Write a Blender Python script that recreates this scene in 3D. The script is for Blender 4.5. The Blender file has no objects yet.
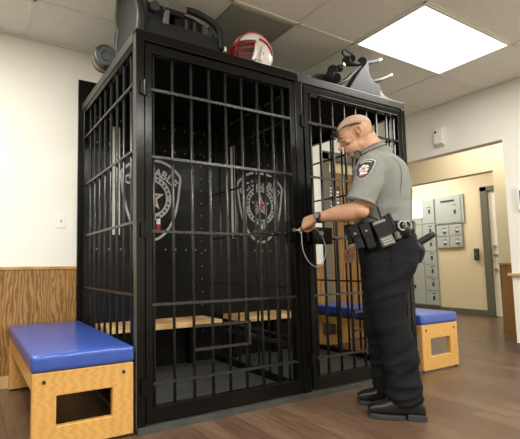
import bpy, bmesh, math, random
from mathutils import Vector, Matrix, Euler, noise
random.seed(7)
S = bpy.context.scene
COL = S.collection
PI = math.pi

# ------------------------------------------------------------------ camera
CAM = Vector((-.81817, -2.0928, .8907))
yaw, pitch, roll = .4863, .0794, -.0108
fw = Vector((math.sin(yaw)*math.cos(pitch), math.cos(yaw)*math.cos(pitch), math.sin(pitch)))
rt = Vector((math.cos(yaw), -math.sin(yaw), 0)); up = rt.cross(fw)
R_ = rt*math.cos(roll) + up*math.sin(roll); U_ = -rt*math.sin(roll) + up*math.cos(roll)
cd = bpy.data.cameras.new('camera'); cam = bpy.data.objects.new('camera', cd); COL.objects.link(cam)
m = Matrix((R_, U_, -fw)).transposed().to_4x4(); m.translation = CAM
cam.matrix_world = m
cd.sensor_width = 36; cd.lens = 405.38/520*36; cd.shift_x = .1488; cd.shift_y = .0278
cd.clip_start = .05
S.camera = cam
# ------------------------------------------------------------------ world, exposure, room lamps
w = bpy.data.worlds.new('world'); S.world = w; w.use_nodes = True
w.node_tree.nodes['Background'].inputs[0].default_value = (1, .97, .92, 1)
w.node_tree.nodes['Background'].inputs[1].default_value = .12
S.view_settings.view_transform = 'Standard'; S.view_settings.look = 'None'
S.view_settings.gamma = 1; S.view_settings.use_curve_mapping = False
S.view_settings.exposure = 0.68
CEIL = 2.743
GX, GY, GU = .767, .1246, .6127
def area(name, x, y, z, sx, sy, power, col=(1, .985, .93)):
    l = bpy.data.lights.new(name, 'AREA'); l.shape = 'RECTANGLE'; l.size = sx; l.size_y = sy
    l.energy = power; l.color = col
    o = bpy.data.objects.new(name, l); COL.objects.link(o); o.location = (x, y, z)
    return o
# centres of the recessed ceiling lights: the first is in view
TROFFERS = [(GX+3*GU, GY-.5*GU, 13), (-1.07, GY-.5*GU, 36), (-1.07, GY-4.5*GU, 46), (GX+3*GU, GY-4.5*GU, 58), (GX, GY-4.5*GU, 44)]
for i, (x, y, p) in enumerate(TROFFERS):
    area('ceiling_lamp', x, y, CEIL-.03, 1.14, .55, p)
area('locker_room_lamp', 6.1, 2.6, CEIL-.03, .6, 1.15, 23)
area('hallway_lamp', 4.67, .55, CEIL-.03, .3, 1.1, 11)
area('locker_room_lamp', 6.1, .4, CEIL-.03, .6, 1.15, 10)

# ------------------------------------------------------------------ materials
def nt(name):
    mt = bpy.data.materials.new(name); mt.use_nodes = True
    t = mt.node_tree; b = t.nodes['Principled BSDF']; return mt, t, b
def mat(name, col, rough=.5, metal=0, spec=.5, nscale=None, namt=.1, bump=0, bscale=80, coat=0, trans=0):
    mt, t, b = nt(name)
    b.inputs['Base Color'].default_value = (*col, 1); b.inputs['Roughness'].default_value = rough
    b.inputs['Metallic'].default_value = metal; b.inputs['Specular IOR Level'].default_value = spec
    b.inputs['Coat Weight'].default_value = coat; b.inputs['Transmission Weight'].default_value = trans
    co = t.nodes.new('ShaderNodeTexCoord')
    if nscale:
        n = t.nodes.new('ShaderNodeTexNoise'); n.inputs['Scale'].default_value = nscale; n.inputs['Detail'].default_value = 4
        t.links.new(co.outputs['Object'], n.inputs['Vector'])
        mx = t.nodes.new('ShaderNodeMix'); mx.data_type = 'RGBA'
        mx.inputs[6].default_value = (*[c*(1-namt) for c in col], 1); mx.inputs[7].default_value = (*[min(1, c*(1+namt)) for c in col], 1)
        t.links.new(n.outputs['Fac'], mx.inputs[0]); t.links.new(mx.outputs[2], b.inputs['Base Color'])
    if bump:
        n2 = t.nodes.new('ShaderNodeTexNoise'); n2.inputs['Scale'].default_value = bscale; n2.inputs['Detail'].default_value = 3
        t.links.new(co.outputs['Object'], n2.inputs['Vector'])
        bp = t.nodes.new('ShaderNodeBump'); bp.inputs['Strength'].default_value = bump; bp.inputs['Distance'].default_value = .01
        t.links.new(n2.outputs['Fac'], bp.inputs['Height']); t.links.new(bp.outputs[0], b.inputs['Normal'])
    return mt
def wood(name, c1, c2, scale=(1, 1, 1), wscale=6, dist=6, rough=.45, rot=(0, 0, 0), coat=0):
    mt, t, b = nt(name)
    co = t.nodes.new('ShaderNodeTexCoord'); mp = t.nodes.new('ShaderNodeMapping')
    mp.inputs['Scale'].default_value = scale; mp.inputs['Rotation'].default_value = rot
    t.links.new(co.outputs['Object'], mp.inputs['Vector'])
    wv = t.nodes.new('ShaderNodeTexWave'); wv.wave_type = 'BANDS'; wv.bands_direction = 'X'
    wv.inputs['Scale'].default_value = wscale; wv.inputs['Distortion'].default_value = dist
    wv.inputs['Detail'].default_value = 3; wv.inputs['Detail Scale'].default_value = 1.2
    t.links.new(mp.outputs[0], wv.inputs['Vector'])
    n = t.nodes.new('ShaderNodeTexNoise'); n.inputs['Scale'].default_value = 14; n.inputs['Detail'].default_value = 5
    t.links.new(mp.outputs[0], n.inputs['Vector'])
    mm = t.nodes.new('ShaderNodeMath'); mm.operation = 'MULTIPLY_ADD'; mm.inputs[1].default_value = .6
    t.links.new(wv.outputs['Fac'], mm.inputs[0])
    m2 = t.nodes.new('ShaderNodeMath'); m2.operation = 'MULTIPLY'; m2.inputs[1].default_value = .5
    t.links.new(n.outputs['Fac'], m2.inputs[0]); t.links.new(m2.outputs[0], mm.inputs[2])
    cr = t.nodes.new('ShaderNodeValToRGB'); cr.color_ramp.elements[0].color = (*c1, 1); cr.color_ramp.elements[1].color = (*c2, 1)
    cr.color_ramp.elements[0].position = .15; cr.color_ramp.elements[1].position = .8
    t.links.new(mm.outputs[0], cr.inputs[0]); t.links.new(cr.outputs[0], b.inputs['Base Color'])
    b.inputs['Roughness'].default_value = rough; b.inputs['Coat Weight'].default_value = coat
    return mt
def floor_mat():
    mt, t, b = nt('vinyl_plank_floor')
    co = t.nodes.new('ShaderNodeTexCoord'); mp = t.nodes.new('ShaderNodeMapping'); mp.inputs['Rotation'].default_value = (0, 0, PI/2)
    t.links.new(co.outputs['Object'], mp.inputs['Vector'])
    br = t.nodes.new('ShaderNodeTexBrick'); br.offset = .37
    br.inputs['Color1'].default_value = (.088, .051, .032, 1); br.inputs['Color2'].default_value = (.140, .086, .054, 1)
    br.inputs['Mortar'].default_value = (.035, .020, .015, 1); br.inputs['Scale'].default_value = 1
    br.inputs['Mortar Size'].default_value = .0022; br.inputs['Brick Width'].default_value = 1.1; br.inputs['Row Height'].default_value = .152
    br.inputs['Bias'].default_value = 0
    t.links.new(mp.outputs[0], br.inputs['Vector'])
    m3 = t.nodes.new('ShaderNodeMapping'); m3.inputs['Scale'].default_value = (22, 1.6, 1)
    t.links.new(co.outputs['Object'], m3.inputs['Vector'])
    n = t.nodes.new('ShaderNodeTexNoise'); n.inputs['Scale'].default_value = 2.5; n.inputs['Detail'].default_value = 6; n.inputs['Distortion'].default_value = .6
    t.links.new(m3.outputs[0], n.inputs['Vector'])
    mx = t.nodes.new('ShaderNodeMix'); mx.data_type = 'RGBA'; mx.blend_type = 'MULTIPLY'; mx.inputs[0].default_value = .85
    cr = t.nodes.new('ShaderNodeValToRGB'); cr.color_ramp.elements[0].position = .3; cr.color_ramp.elements[1].position = .7
    cr.color_ramp.elements[0].color = (.62, .58, .55, 1); cr.color_ramp.elements[1].color = (1.25, 1.2, 1.15, 1)
    t.links.new(n.outputs['Fac'], cr.inputs[0]); t.links.new(br.outputs['Color'], mx.inputs[6]); t.links.new(cr.outputs[0], mx.inputs[7])
    t.links.new(mx.outputs[2], b.inputs['Base Color'])
    mr = t.nodes.new('ShaderNodeMapRange'); mr.inputs[3].default_value = .24; mr.inputs[4].default_value = .40
    t.links.new(n.outputs['Fac'], mr.inputs[0]); t.links.new(mr.outputs[0], b.inputs['Roughness'])
    bp = t.nodes.new('ShaderNodeBump'); bp.inputs['Strength'].default_value = .12; bp.inputs['Distance'].default_value = .004
    t.links.new(n.outputs['Fac'], bp.inputs['Height']); t.links.new(bp.outputs[0], b.inputs['Normal'])
    return mt
def ceil_mat():
    mt, t, b = nt('ceiling_tile')
    co = t.nodes.new('ShaderNodeTexCoord')
    n = t.nodes.new('ShaderNodeTexNoise'); n.inputs['Scale'].default_value = 60; n.inputs['Detail'].default_value = 4
    t.links.new(co.outputs['Object'], n.inputs['Vector'])
    cr = t.nodes.new('ShaderNodeValToRGB'); cr.color_ramp.elements[0].position = .35; cr.color_ramp.elements[1].position = .62
    cr.color_ramp.elements[0].color = (.755, .745, .675, 1); cr.color_ramp.elements[1].color = (.82, .81, .74, 1)
    t.links.new(n.outputs['Fac'], cr.inputs[0]); t.links.new(cr.outputs[0], b.inputs['Base Color'])
    b.inputs['Roughness'].default_value = .95
    return mt
def emis(name, col, s):
    mt, t, b = nt(name); b.inputs['Base Color'].default_value = (*col, 1)
    b.inputs['Emission Color'].default_value = (*col, 1); b.inputs['Emission Strength'].default_value = s; return mt
M = {
 'wall': mat('cream_wall_paint', (.82, .80, .715), .7, bump=.05, bscale=160),
 'hallwall': mat('tan_wall_paint', (.66, .56, .37), .7, bump=.05, bscale=160),
 'lockwall': mat('pale_tan_wall_paint', (.66, .56, .37), .7),
 'ceil': ceil_mat(), 'grid': mat('ceiling_grid_paint', (.74, .72, .65), .5),
 'floor': floor_mat(),
 'wains': wood('oak_wainscot', (.14, .058, .012), (.37, .20, .056), (1.3, 1, .30), 9, 15, .4),
 'cap': wood('oak_cap_rail', (.36, .19, .06), (.5, .28, .10), (.3, 1, 1), 5, 3, .4),
 'basewood': wood('pale_oak_baseboard', (.50, .32, .13), (.62, .42, .2), (.3, 1, 1), 5, 3, .4),
 'bench': wood('maple_bench_wood', (.56, .30, .075), (.65, .365, .105), (.7, 1, 3.5), 9, 7, .35, coat=.2),
 'plank': wood('pine_seat_plank', (.50, .28, .10), (.78, .53, .25), (.15, 2, 3), 7, 4, .4),
 'vinyl': mat('blue_vinyl', (.035, .082, .36), .3, bump=.12, bscale=9, coat=.35),
 'black': mat('black_gloss_paint', (.0035, .0035, .003), .22, spec=.22, nscale=30, namt=.4, bump=.06, bscale=40),
 'bar': mat('worn_black_bar_paint', (.018, .018, .016), .26, spec=.55, nscale=45, namt=.5, bump=.06, bscale=60),
 'edge2': mat('scuffed_dark_angle_iron', (.028, .027, .023), .35, spec=.4, nscale=25, namt=.5, bump=.08),
 'edge': mat('lit_worn_angle_iron', (.060, .058, .048), .4, spec=.4, nscale=25, namt=.4, bump=.08),
 'panel': mat('black_back_board', (.0045, .0045, .004), .3, spec=.22, nscale=12, namt=.4, bump=.12, bscale=7),
 'roofblack': mat('flat_black_roof_sheet', (.004, .004, .004), .8, spec=.1),
 'rivet': mat('rivet_head', (.30, .30, .28), .35, metal=.5),
 'slab': mat('grey_cell_floor', (.055, .057, .052), .34, nscale=9, namt=.55, bump=.15, bscale=30),
 'white': mat('white_plastic', (.82, .81, .76), .4),
 'decal': mat('pale_grey_decal', (.40, .40, .37), .4), 'decalred': mat('red_decal', (.38, .012, .02), .4), 'decalwhite': mat('white_decal', (.68, .66, .6), .4),
 'skin': mat('skin', (.50, .275, .165), .5, nscale=18, namt=.10, bump=.05, bscale=120),
 'hair': mat('shaved_hair', (.47, .33, .245), .7, nscale=90, namt=.15, bump=.2, bscale=400),
 'shirt': mat('grey_uniform_shirt', (.215, .218, .20), .85, spec=.12, nscale=40, namt=.06, bump=.12, bscale=250),
 'shirtdark': mat('dark_piping', (.15, .15, .138), .8),
 'pants': mat('charcoal_trousers', (.0105, .011, .0125), .85, spec=.08, nscale=30, namt=.12, bump=.15, bscale=200),
 'leather': mat('black_duty_leather', (.008, .008, .009), .36, spec=.3, bump=.1, bscale=120),
 'boot': mat('black_boot_leather', (.009, .009, .010), .36, spec=.35, bump=.1, bscale=100),
 'sole': mat('boot_sole_rubber', (.035, .037, .040), .6, spec=.2),
 'rubber': mat('dull_black_plastic', (.010, .0105, .011), .5, spec=.25, bump=.05),
 'greyplastic': mat('grey_device_plastic', (.17, .18, .19), .4),
 'silver': mat('silver_metal', (.42, .42, .40), .32, metal=.9),
 'greymetal': mat('grey_painted_metal', (.09, .09, .08), .5, metal=.0),
 'watch': mat('navy_watch_rubber', (.02, .026, .045), .4),
 'locker': mat('pale_grey_locker_steel', (.36, .39, .36), .5), 'lockdark': mat('locker_latch_dark', (.03, .03, .03), .4),
 'lockseam': mat('locker_gap', (.33, .35, .33), .6),
 'taupe': mat('taupe_frame_paint', (.12, .115, .085), .45), 'doorwhite': mat('white_door_paint', (.84, .80, .68), .45),
 'doorwood': wood('brown_wood_door', (.15, .07, .018), (.30, .155, .045), (1, 1, .2), 7, 6, .4),
 'helm': mat('white_helmet_shell', (.78, .76, .70), .22, coat=.4), 'helmred': mat('red_helmet_paint', (.42, .015, .02), .3),
 'vent': mat('grey_vent_grille', (.30, .295, .25), .7, bump=.6, bscale=160), 'pad': mat('grey_foam_pad', (.026, .026, .021), .85, bump=.3, bscale=200),
 'rim': mat('grey_plastic_rim', (.042, .044, .041), .45), 'tan': mat('tan_strap_webbing', (.35, .3, .12), .8),
 'diff': emis('lit_diffuser', (1, .98, .93), 2.6), 'glare': mat('white_glare', (.97, .96, .93), .5),
 'eye': mat('eye_white', (.6, .57, .52), .2), 'dark': mat('dark_tape', (.02, .02, .02), .6),
 'blueprint': mat('blue_decal', (.02, .04, .25), .4), 'lens': mat('dark_lens', (.02, .02, .025), .1, spec=.8),
 'cable': mat('grey_vinyl_cable', (.30, .30, .29), .35), 'brass': mat('brass_key', (.5, .42, .25), .3, metal=.8),
}

# ------------------------------------------------------------------ helpers
def link(name, bm, mt, parent=None, smooth=False, bev=0, seg=2):
    me = bpy.data.meshes.new(name)
    bmesh.ops.recalc_face_normals(bm, faces=bm.faces[:])
    bm.to_mesh(me); bm.free()
    o = bpy.data.objects.new(name, me); COL.objects.link(o)
    me.materials.append(M[mt] if isinstance(mt, str) else mt)
    if smooth:
        for p in me.polygons: p.use_smooth = True
    if bev:
        md = o.modifiers.new('bevel', 'BEVEL'); md.width = bev; md.segments = seg; md.limit_method = 'ANGLE'; md.angle_limit = .6
    if parent: o.parent = parent
    return o
def tag(o, label=None, cat=None, group=None, kind=None):
    if label: o['label'] = label
    if cat: o['category'] = cat
    if group: o['group'] = group
    if kind: o['kind'] = kind
    return o
def thing(name, label, cat, loc=(0, 0, 0), rz=0, group=None):
    o = bpy.data.objects.new(name, None); COL.objects.link(o); o.location = loc; o.rotation_euler = (0, 0, rz)
    o.empty_display_size = .05
    return tag(o, label, cat, group)
def B(): return bmesh.new()
def box(bm, x0, x1, y0, y1, z0, z1, mtx=None):
    r = bmesh.ops.create_cube(bm, size=1)
    for v in r['verts']:
        v.co = Vector(((x0+x1)/2+v.co.x*(x1-x0), (y0+y1)/2+v.co.y*(y1-y0), (z0+z1)/2+v.co.z*(z1-z0)))
        if mtx: v.co = mtx @ v.co
    return bm
def cyl(bm, p, q, r, r2=None, n=12):
    p = Vector(p); q = Vector(q); d = q-p
    rr = bmesh.ops.create_cone(bm, cap_ends=True, segments=n, radius1=r, radius2=r if r2 is None else r2, depth=d.length)
    rot = d.to_track_quat('Z', 'Y').to_matrix().to_4x4(); rot.translation = (p+q)/2
    for v in rr['verts']: v.co = rot @ v.co
    return bm
def ball(bm, c, rx, ry=None, rz=None, mtx=None, n=20):
    r = bmesh.ops.create_uvsphere(bm, u_segments=n, v_segments=max(8, n*2//3), radius=1)
    for v in r['verts']:
        co = Vector((v.co.x*rx, v.co.y*(ry or rx), v.co.z*(rz or rx)))
        if mtx: co = mtx.to_3x3() @ co
        v.co = co+Vector(c)
    return bm
def loft(bm, rings, cap=True):
    """rings: lists of equally many points"""
    vs = [[bm.verts.new(p) for p in r] for r in rings]; n = len(vs[0])
    for a, b in zip(vs, vs[1:]):
        for i in range(n): bm.faces.new((a[i], a[(i+1) % n], b[(i+1) % n], b[i]))
    if cap: bm.faces.new(vs[0][::-1]); bm.faces.new(vs[-1])
    return bm
def catmull(pts, k=6):
    P = [Vector(p) for p in pts]; P = [P[0]*2-P[1]]+P+[P[-1]*2-P[-2]]; out = []
    for i in range(1, len(P)-2):
        for j in range(k):
            t = j/k; a, b, c, d = P[i-1:i+3]
            out.append(.5*((2*b)+(c-a)*t+(2*a-5*b+4*c-d)*t*t+(3*b-a-3*c+d)*t**3))
    out.append(P[-2]); return out
def tube(bm, pts, r, n=8, smooth=6):
    """r: number or list of radii at pts"""
    if smooth: 
        Q = catmull(pts, smooth)
        rr = [r]*len(Q) if not isinstance(r, (list, tuple)) else [ (r[min(i//smooth, len(r)-1)]*(1-(i % smooth)/smooth) + r[min(i//smooth+1, len(r)-1)]*((i % smooth)/smooth)) for i in range(len(Q))]
    else:
        Q = [Vector(p) for p in pts]; rr = [r]*len(Q) if not isinstance(r, (list, tuple)) else r
    rings = []; prev = None
    for i, p in enumerate(Q):
        t = (Q[min(i+1, len(Q)-1)]-Q[max(i-1, 0)]).normalized()
        if prev is None: a = t.orthogonal().normalized()
        else: a = (prev-t*prev.dot(t)).normalized()
        prev = a; b = t.cross(a)
        rings.append([p+(a*math.cos(2*PI*k/n)+b*math.sin(2*PI*k/n))*rr[i] for k in range(n)])
    return loft(bm, rings)
def ering(c, a, b, n=28, e=2.0, ax=Vector((1, 0, 0)), bx=Vector((0, 1, 0))):
    out = []
    for k in range(n):
        t = 2*PI*k/n; cs, sn = math.cos(t), math.sin(t)
        out.append(Vector(c)+ax*(a*math.copysign(abs(cs)**(2/e), cs))+bx*(b*math.copysign(abs(sn)**(2/e), sn)))
    return out
def prism(bm, pts2, axis, a, b):
    """extrude a 2-D outline along an axis from a to b"""
    def P3(u, v, w): return {'y': (u, w, v), 'x': (w, u, v), 'z': (u, v, w)}[axis]
    v0 = [bm.verts.new(P3(u, v, a)) for u, v in pts2]; v1 = [bm.verts.new(P3(u, v, b)) for u, v in pts2]; n = len(pts2)
    bm.faces.new(v0); bm.faces.new(v1[::-1])
    for i in range(n): bm.faces.new((v0[i], v1[i], v1[(i+1) % n], v0[(i+1) % n]))
    return bm
def bxo(name, mt, parent, *c, bev=0): return link(name, box(B(), *c), mt, parent, bev=bev)
def struct(name, bm, mt, **k): return tag(link(name, bm, mt, **k), kind='structure')
def remesh(o, voxel, fn=None, smooth=2):
    md = o.modifiers.new('r', 'REMESH'); md.mode = 'VOXEL'; md.voxel_size = voxel
    if smooth:
        s = o.modifiers.new('s', 'SMOOTH'); s.iterations = smooth; s.factor = .5
    dg = bpy.context.evaluated_depsgraph_get(); dg.update()
    me = bpy.data.meshes.new_from_object(o.evaluated_get(dg)); old = o.data; o.modifiers.clear(); o.data = me
    if not me.materials: me.materials.append(old.materials[0])
    if fn:
        ns = [v.normal.copy() for v in me.vertices]
        for v, n in zip(me.vertices, ns): v.co = fn(v.co.copy(), n)
    for p in me.polygons: p.use_smooth = True
    return o

# ------------------------------------------------------------------ room shell
XR, YB, JY, HZ = 4.013, 1.262, -.02, 2.158      # right wall, back wall, opening jamb, opening head
XL, YF = -3.3, -4.6
X2 = 5.2                                         # hallway far wall
XK = 6.9                                         # locker wall
struct('floor', box(B(), XL, XK+.9, YF, 5.2, -.1, 0), 'floor')
struct('ceiling', box(B(), XL, XK+.9, YF, 5.2, CEIL, CEIL+.1), 'ceil')
def grid():
    bm = B(); z0, z1 = CEIL-.006, CEIL+.002; h = .012
    for k in range(-8, 3):
        y = GY+k*GU
        if YF < y < YB: box(bm, XL, XR, y-h, y+h, z0, z1)
    for k in range(-6, 7, 2):
        x = GX+k*GU
        if XL < x < XR: box(bm, x-h, x+h, YF, YB, z0, z1)
    box(bm, GX+GU-h, GX+GU+h, GY-GU, YB, z0, z1)
    box(bm, XL, XR, YB-.02, YB, CEIL-.012, CEIL); box(bm, XR-.02, XR, YF, YB, CEIL-.012, CEIL)
    return bm
struct('trim_ceiling_grid', grid(), 'grid')
# back wall: with the wooden door's hole  X 2.87..3.83, Z 0..2.2
DX0, DX1, DZ = 2.865, 3.82, 2.2
bm = box(B(), XL, DX0, YB, YB+.12, 0, CEIL); box(bm, DX1, XR, YB, YB+.12, 0, CEIL); box(bm, DX0, DX1, YB, YB+.12, DZ, CEIL)
struct('wall_back', bm, 'wall')
# right wall with the wide opening Y JY..1.1
OY = 1.12
bm = box(B(), XR, XR+.13, YF, JY, 0, CEIL); box(bm, XR, XR+.13, JY, OY, HZ, CEIL); box(bm, XR, XR+.13, OY, YB+.12, 0, CEIL)
struct('wall_right', bm, 'wall')
struct('wall_left', box(B(), XL-.12, XL, YF, YB+.12, 0, CEIL), 'wall')
struct('wall_front', box(B(), XL-.12, XR+.13, YF-.12, YF, 0, CEIL), 'wall')
# hallway and its far wall
H2, J2, E2 = 2.095, .62, 2.6
bm = box(B(), X2, X2+.13, -1.6, J2, 0, CEIL); box(bm, X2, X2+.13, J2, E2, H2, CEIL); box(bm, X2, X2+.13, E2, 5.0, 0, CEIL)
struct('wall_hallway', bm, 'hallwall')
bm = box(B(), XR+.13, X2, -1.72, -1.6, 0, CEIL)
struct('wall_hallway_end', bm, 'hallwall')
struct('wall_hallway_back', box(B(), XR, X2, 3.2, 3.32, 0, CEIL), 'hallwall')
struct('wall_hallway_side', box(B(), XR, XR+.13, YB+.12, 3.2, 0, CEIL), 'hallwall')
# locker room walls with its white door  Y .62..1.5
LY0, LY1, LZ = .60, 1.50, 2.11
bm = box(B(), XK, XK+.13, -1.0, LY0, 0, CEIL); box(bm, XK, XK+.13, LY0, LY1, LZ, CEIL); box(bm, XK, XK+.13, LY1, 5.0, 0, CEIL)
struct('wall_lockers', bm, 'lockwall')
struct('wall_locker_room_back', box(B(), X2+.13, XK+.13, 5.0, 5.12, 0, CEIL), 'lockwall')
struct('wall_locker_room_front', box(B(), X2+.13, XK+.13, -1.12, -1.0, 0, CEIL), 'lockwall')
struct('baseboard_lockers', box(B(), XK-.015, XK, LY1+.09, 5.0, 0, .10), 'taupe')
# wainscots, cap rails and baseboards
struct('trim_wainscot_back', box(B(), XL, DX0-.1, YB-.012, YB, .092, .875), 'wains')
struct('trim_cap_back', box(B(), XL, DX0-.1, YB-.02, YB, .875, .90), 'cap', bev=.004)
struct('baseboard_back', box(B(), XL, DX0-.1, YB-.016, YB, 0, .092), 'basewood', bev=.003)
struct('trim_ledge_right', box(B(), XR-.03, XR+.02, YF, JY+.03, .757, .785), 'basewood', bev=.004)
struct('baseboard_right', box(B(), XR-.014, XR, YF, JY, 0, .10), 'taupe')
struct('trim_wainscot_hallway', box(B(), X2-.014, X2, -1.6, J2-.005, .09, .865), 'doorwood')
struct('trim_cap_hallway', box(B(), X2-.022, X2, -1.6, J2, .865, .888), 'cap')
struct('baseboard_hallway', box(B(), X2-.018, X2, -1.6, J2, 0, .09), 'doorwood')
# ceiling lights and the return vent
for i, (x, y, p) in enumerate(TROFFERS):
    lab = ['bright square-cut recessed ceiling light in view above the officer'] + ['recessed ceiling light over the left rear of the room', 'recessed ceiling light behind the camera on the left', 'recessed ceiling light behind the camera on the right', 'recessed ceiling light directly behind the camera']
    t = thing('ceiling_light', lab[i], 'ceiling light', (x, y, CEIL), group='recessed fluorescent ceiling lights')
    bm = B()
    for a in ((-.60, .60, -.302, -.282), (-.60, .60, .282, .302), (-.60, -.58, -.282, .282), (.58, .60, -.282, .282)): box(bm, *a, -.012, 0)
    link('frame', bm, 'white', t)
    bxo('diffuser', 'diff', t, -.58, .58, -.282, .282, -.008, -.002)
for (x, y, l) in ((6.1, 2.6, 'ceiling light over the lockers in the far room'), (6.1, .4, 'ceiling light over the white door in the far room')):
    t = thing('ceiling_light', l, 'ceiling light', (x, y, CEIL), group='far room ceiling lights')
    bxo('diffuser', 'diff', t, -.29, .29, -.58, .58, -.008, -.002)
t = thing('ceiling_light', 'narrow ceiling light in the hallway beyond the wide opening', 'ceiling light', (4.67, .55, CEIL))
bxo('diffuser', 'diff', t, -.15, .15, -.55, .55, -.008, -.002)
t = thing('ceiling_vent', 'dark grey square return-air grille in the ceiling above the cage', 'vent', (GX+.5*GU, GY+.5*GU, CEIL))
bxo('backing', 'vent', t, -.29, .29, -.29, .29, -.008, -.001)
bm = B()
for a in ((-.285, .285, -.285, -.270), (-.285, .285, .270, .285), (-.285, -.270, -.270, .270), (.270, .285, -.270, .270)): box(bm, *a, -.012, -.008)
link('grille', bm, 'vent', t)

# ------------------------------------------------------------------ doors (setting)
t = tag(thing('door_1', None, None, (DX0, YB, 0)), kind='structure')
W_ = DX1-DX0
bm = box(B(), -.09, .03, -.025, .12, 0, DZ); box(bm, W_-.03, W_+.09, -.025, .12, 0, DZ); box(bm, -.09, W_+.09, -.025, .12, DZ-.075, DZ+.02)
link('door_frame', bm, 'taupe', t)
bxo('transom_panel', 'hallwall', t, .03, W_-.03, .05, .07, 2.0, DZ-.075)
bxo('door_leaf', 'doorwood', t, .035, W_-.035, .04, .08, .01, 1.995)
bm = B(); cyl(bm, (W_-.1, .04, 1.0), (W_-.1, -.01, 1.0), .012); ball(bm, (W_-.1, -.025, 1.0), .028); link('door_knob', bm, 'silver', t, smooth=True)
t = thing('card_rack', 'small rack of grey and white name cards fixed to the brown wooden door', 'card rack', (3.02, YB+.04, 1.56))
bxo('board', 'rim', t, -.105, .105, -.008, 0, 0, .27)
for j in range(2):
    for i in range(6):
        x = -.05+.1*j
        o = bxo('name_card', random.choice(['white', 'decal', 'decalwhite', 'rim']), t, x-.032, x+.032, -.012, -.008, .015+i*.042, .04+i*.042)
t = tag(thing('door_2', None, None, (XK, LY0, 0)), kind='structure')
Wd = LY1-LY0
bm = box(B(), -.03, .13, Wd-.01, Wd+.09, 0, LZ+.07); box(bm, -.03, .13, -.09, .01, 0, LZ+.07); box(bm, -.03, .13, -.09, Wd+.09, LZ-.01, LZ+.07)
link('door_frame', bm, 'taupe', t, bev=.004)
bxo('door_leaf', 'doorwhite', t, .02, .06, .012, Wd-.012, .01, LZ-.012)
for z, k in ((1.16, 0), (1.02, 1), (.78, 0)):
    bm = B(); cyl(bm, (.02, Wd-.07, z), (-.03, Wd-.07, z), .024)
    if k: box(bm, -.045, -.025, Wd-.20, Wd-.05, z-.011, z+.011)
    link('door_lever' if k else 'door_lock', bm, 'silver', t)
t = thing('door_strike_box', 'small dark metal box on the tan wall left of the white door', 'switch box', (XK, 1.70, 1.04))
bxo('case', 'lockdark', t, -.05, 0, -.035, .035, -.10, .10, bev=.012)
bxo('button', 'greymetal', t, -.058, -.05, -.015, .015, -.02, .03)

# ------------------------------------------------------------------ lockers
def door_part(t, y0, y1, z0, z1, hy, hz, name='locker_door', vent=True):
    d = bxo(name, 'locker', t, -.045, -.03, y0+.006, y1-.006, z0+.006, z1-.006, bev=.003)
    bxo('latch', 'lockdark', d, -.052, -.045, hy-.016, hy+.016, hz-.036, hz+.036)
    if vent: bxo('number_plate', 'lockdark', d, -.048, -.045, hy-.035, hy+.035, hz+.075, hz+.087)
    return d
t = thing('locker', 'narrow pale grey locker column of seven doors below the wall cabinets', 'locker', (XK, 0, 0))
bxo('body', 'lockseam', t, -.03, -.002, 2.36, 2.60, .11, 2.10)
zs = [2.10, 1.64, 1.38, 1.12, .875, .63, .385, .12]
for a, b in zip(zs, zs[1:]): door_part(t, 2.36, 2.60, b, a, 2.45, (a+b)/2)
t = thing('locker', 'wide pale grey locker with a white glare patch on its upper door', 'locker', (XK, 0, 0))
bxo('body', 'lockseam', t, -.03, -.002, 2.60, 3.02, .11, 2.12)
for a, b in ((2.12, 1.64), (1.64, .9), (.9, .12)): door_part(t, 2.60, 3.02, b, a, 2.80, a-.45 if b < 1 else a-.06, vent=False)
t = thing('locker', 'pale grey locker at far left end of the locker row behind the officer', 'locker', (XK, 0, 0))
bxo('body', 'lockseam', t, -.03, -.002, 3.02, 3.60, .11, 2.12)
for a, b in ((2.12, 1.1), (1.1, .12)): door_part(t, 3.02, 3.60, b, a, 3.10, (a+b)/2, vent=False)
tag(bxo('glare_patch', 'glare', None, XK-.0565, XK-.0545, 2.57, 2.82, 1.76, 2.11), 'bright white glare patch painted on the upper locker door', 'glare')  # glare on the locker steel, put in as a thin bright white plate
t = thing('mail_drop_cabinet', 'pale grey wall cabinet with a dark mail slot near its top', 'cabinet', (XK, 0, 0))
bxo('body', 'locker', t, -.03, -.002, 1.86, 2.35, 1.60, 2.12, bev=.004)
d = bxo('cabinet_door', 'locker', t, -.04, -.03, 1.90, 2.33, 1.62, 2.10, bev=.003)
bxo('mail_slot', 'lockdark', d, -.044, -.04, 2.00, 2.24, 2.00, 2.035)
bxo('latch', 'lockdark', d, -.048, -.04, 1.985, 2.015, 1.78, 1.85)
bxo('number_plate', 'lockdark', d, -.042, -.04, 1.965, 2.035, 1.93, 1.942)
t = thing('knob_cabinet', 'pale grey wall cabinet of four small doors with round silver knobs', 'cabinet', (XK, 0, 0))
bxo('body', 'lockseam', t, -.03, -.002, 1.90, 2.34, 1.17, 1.585)
for y0 in (1.90, 2.12):
    for z0 in (1.17, 1.378):
        d = bxo('small_door', 'locker', t, -.04, -.03, y0+.006, y0+.214, z0+.006, z0+.202, bev=.003)
        bm = B(); ball(bm, (-.058, y0+.08, z0+.09), .02); cyl(bm, (-.04, y0+.08, z0+.09), (-.05, y0+.08, z0+.09), .03)
        link('knob', bm, 'silver', d, smooth=True)
        bxo('number_plate', 'lockdark', d, -.042, -.04, y0+.05, y0+.11, z0+.145, z0+.155)

# ------------------------------------------------------------------ the holding cage
H, D, A, W = 2.263, 1.234, 1.239, 2.451
cage = thing('holding_cage', 'black steel two-cell holding cage with barred sides and two barred doors', 'jail cage')
def gap(*a, **k): return bxo(*a, **k)
bxo('cell_floor', 'slab', cage, 0.0, W, -.02, D, 0.001, .03)
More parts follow.
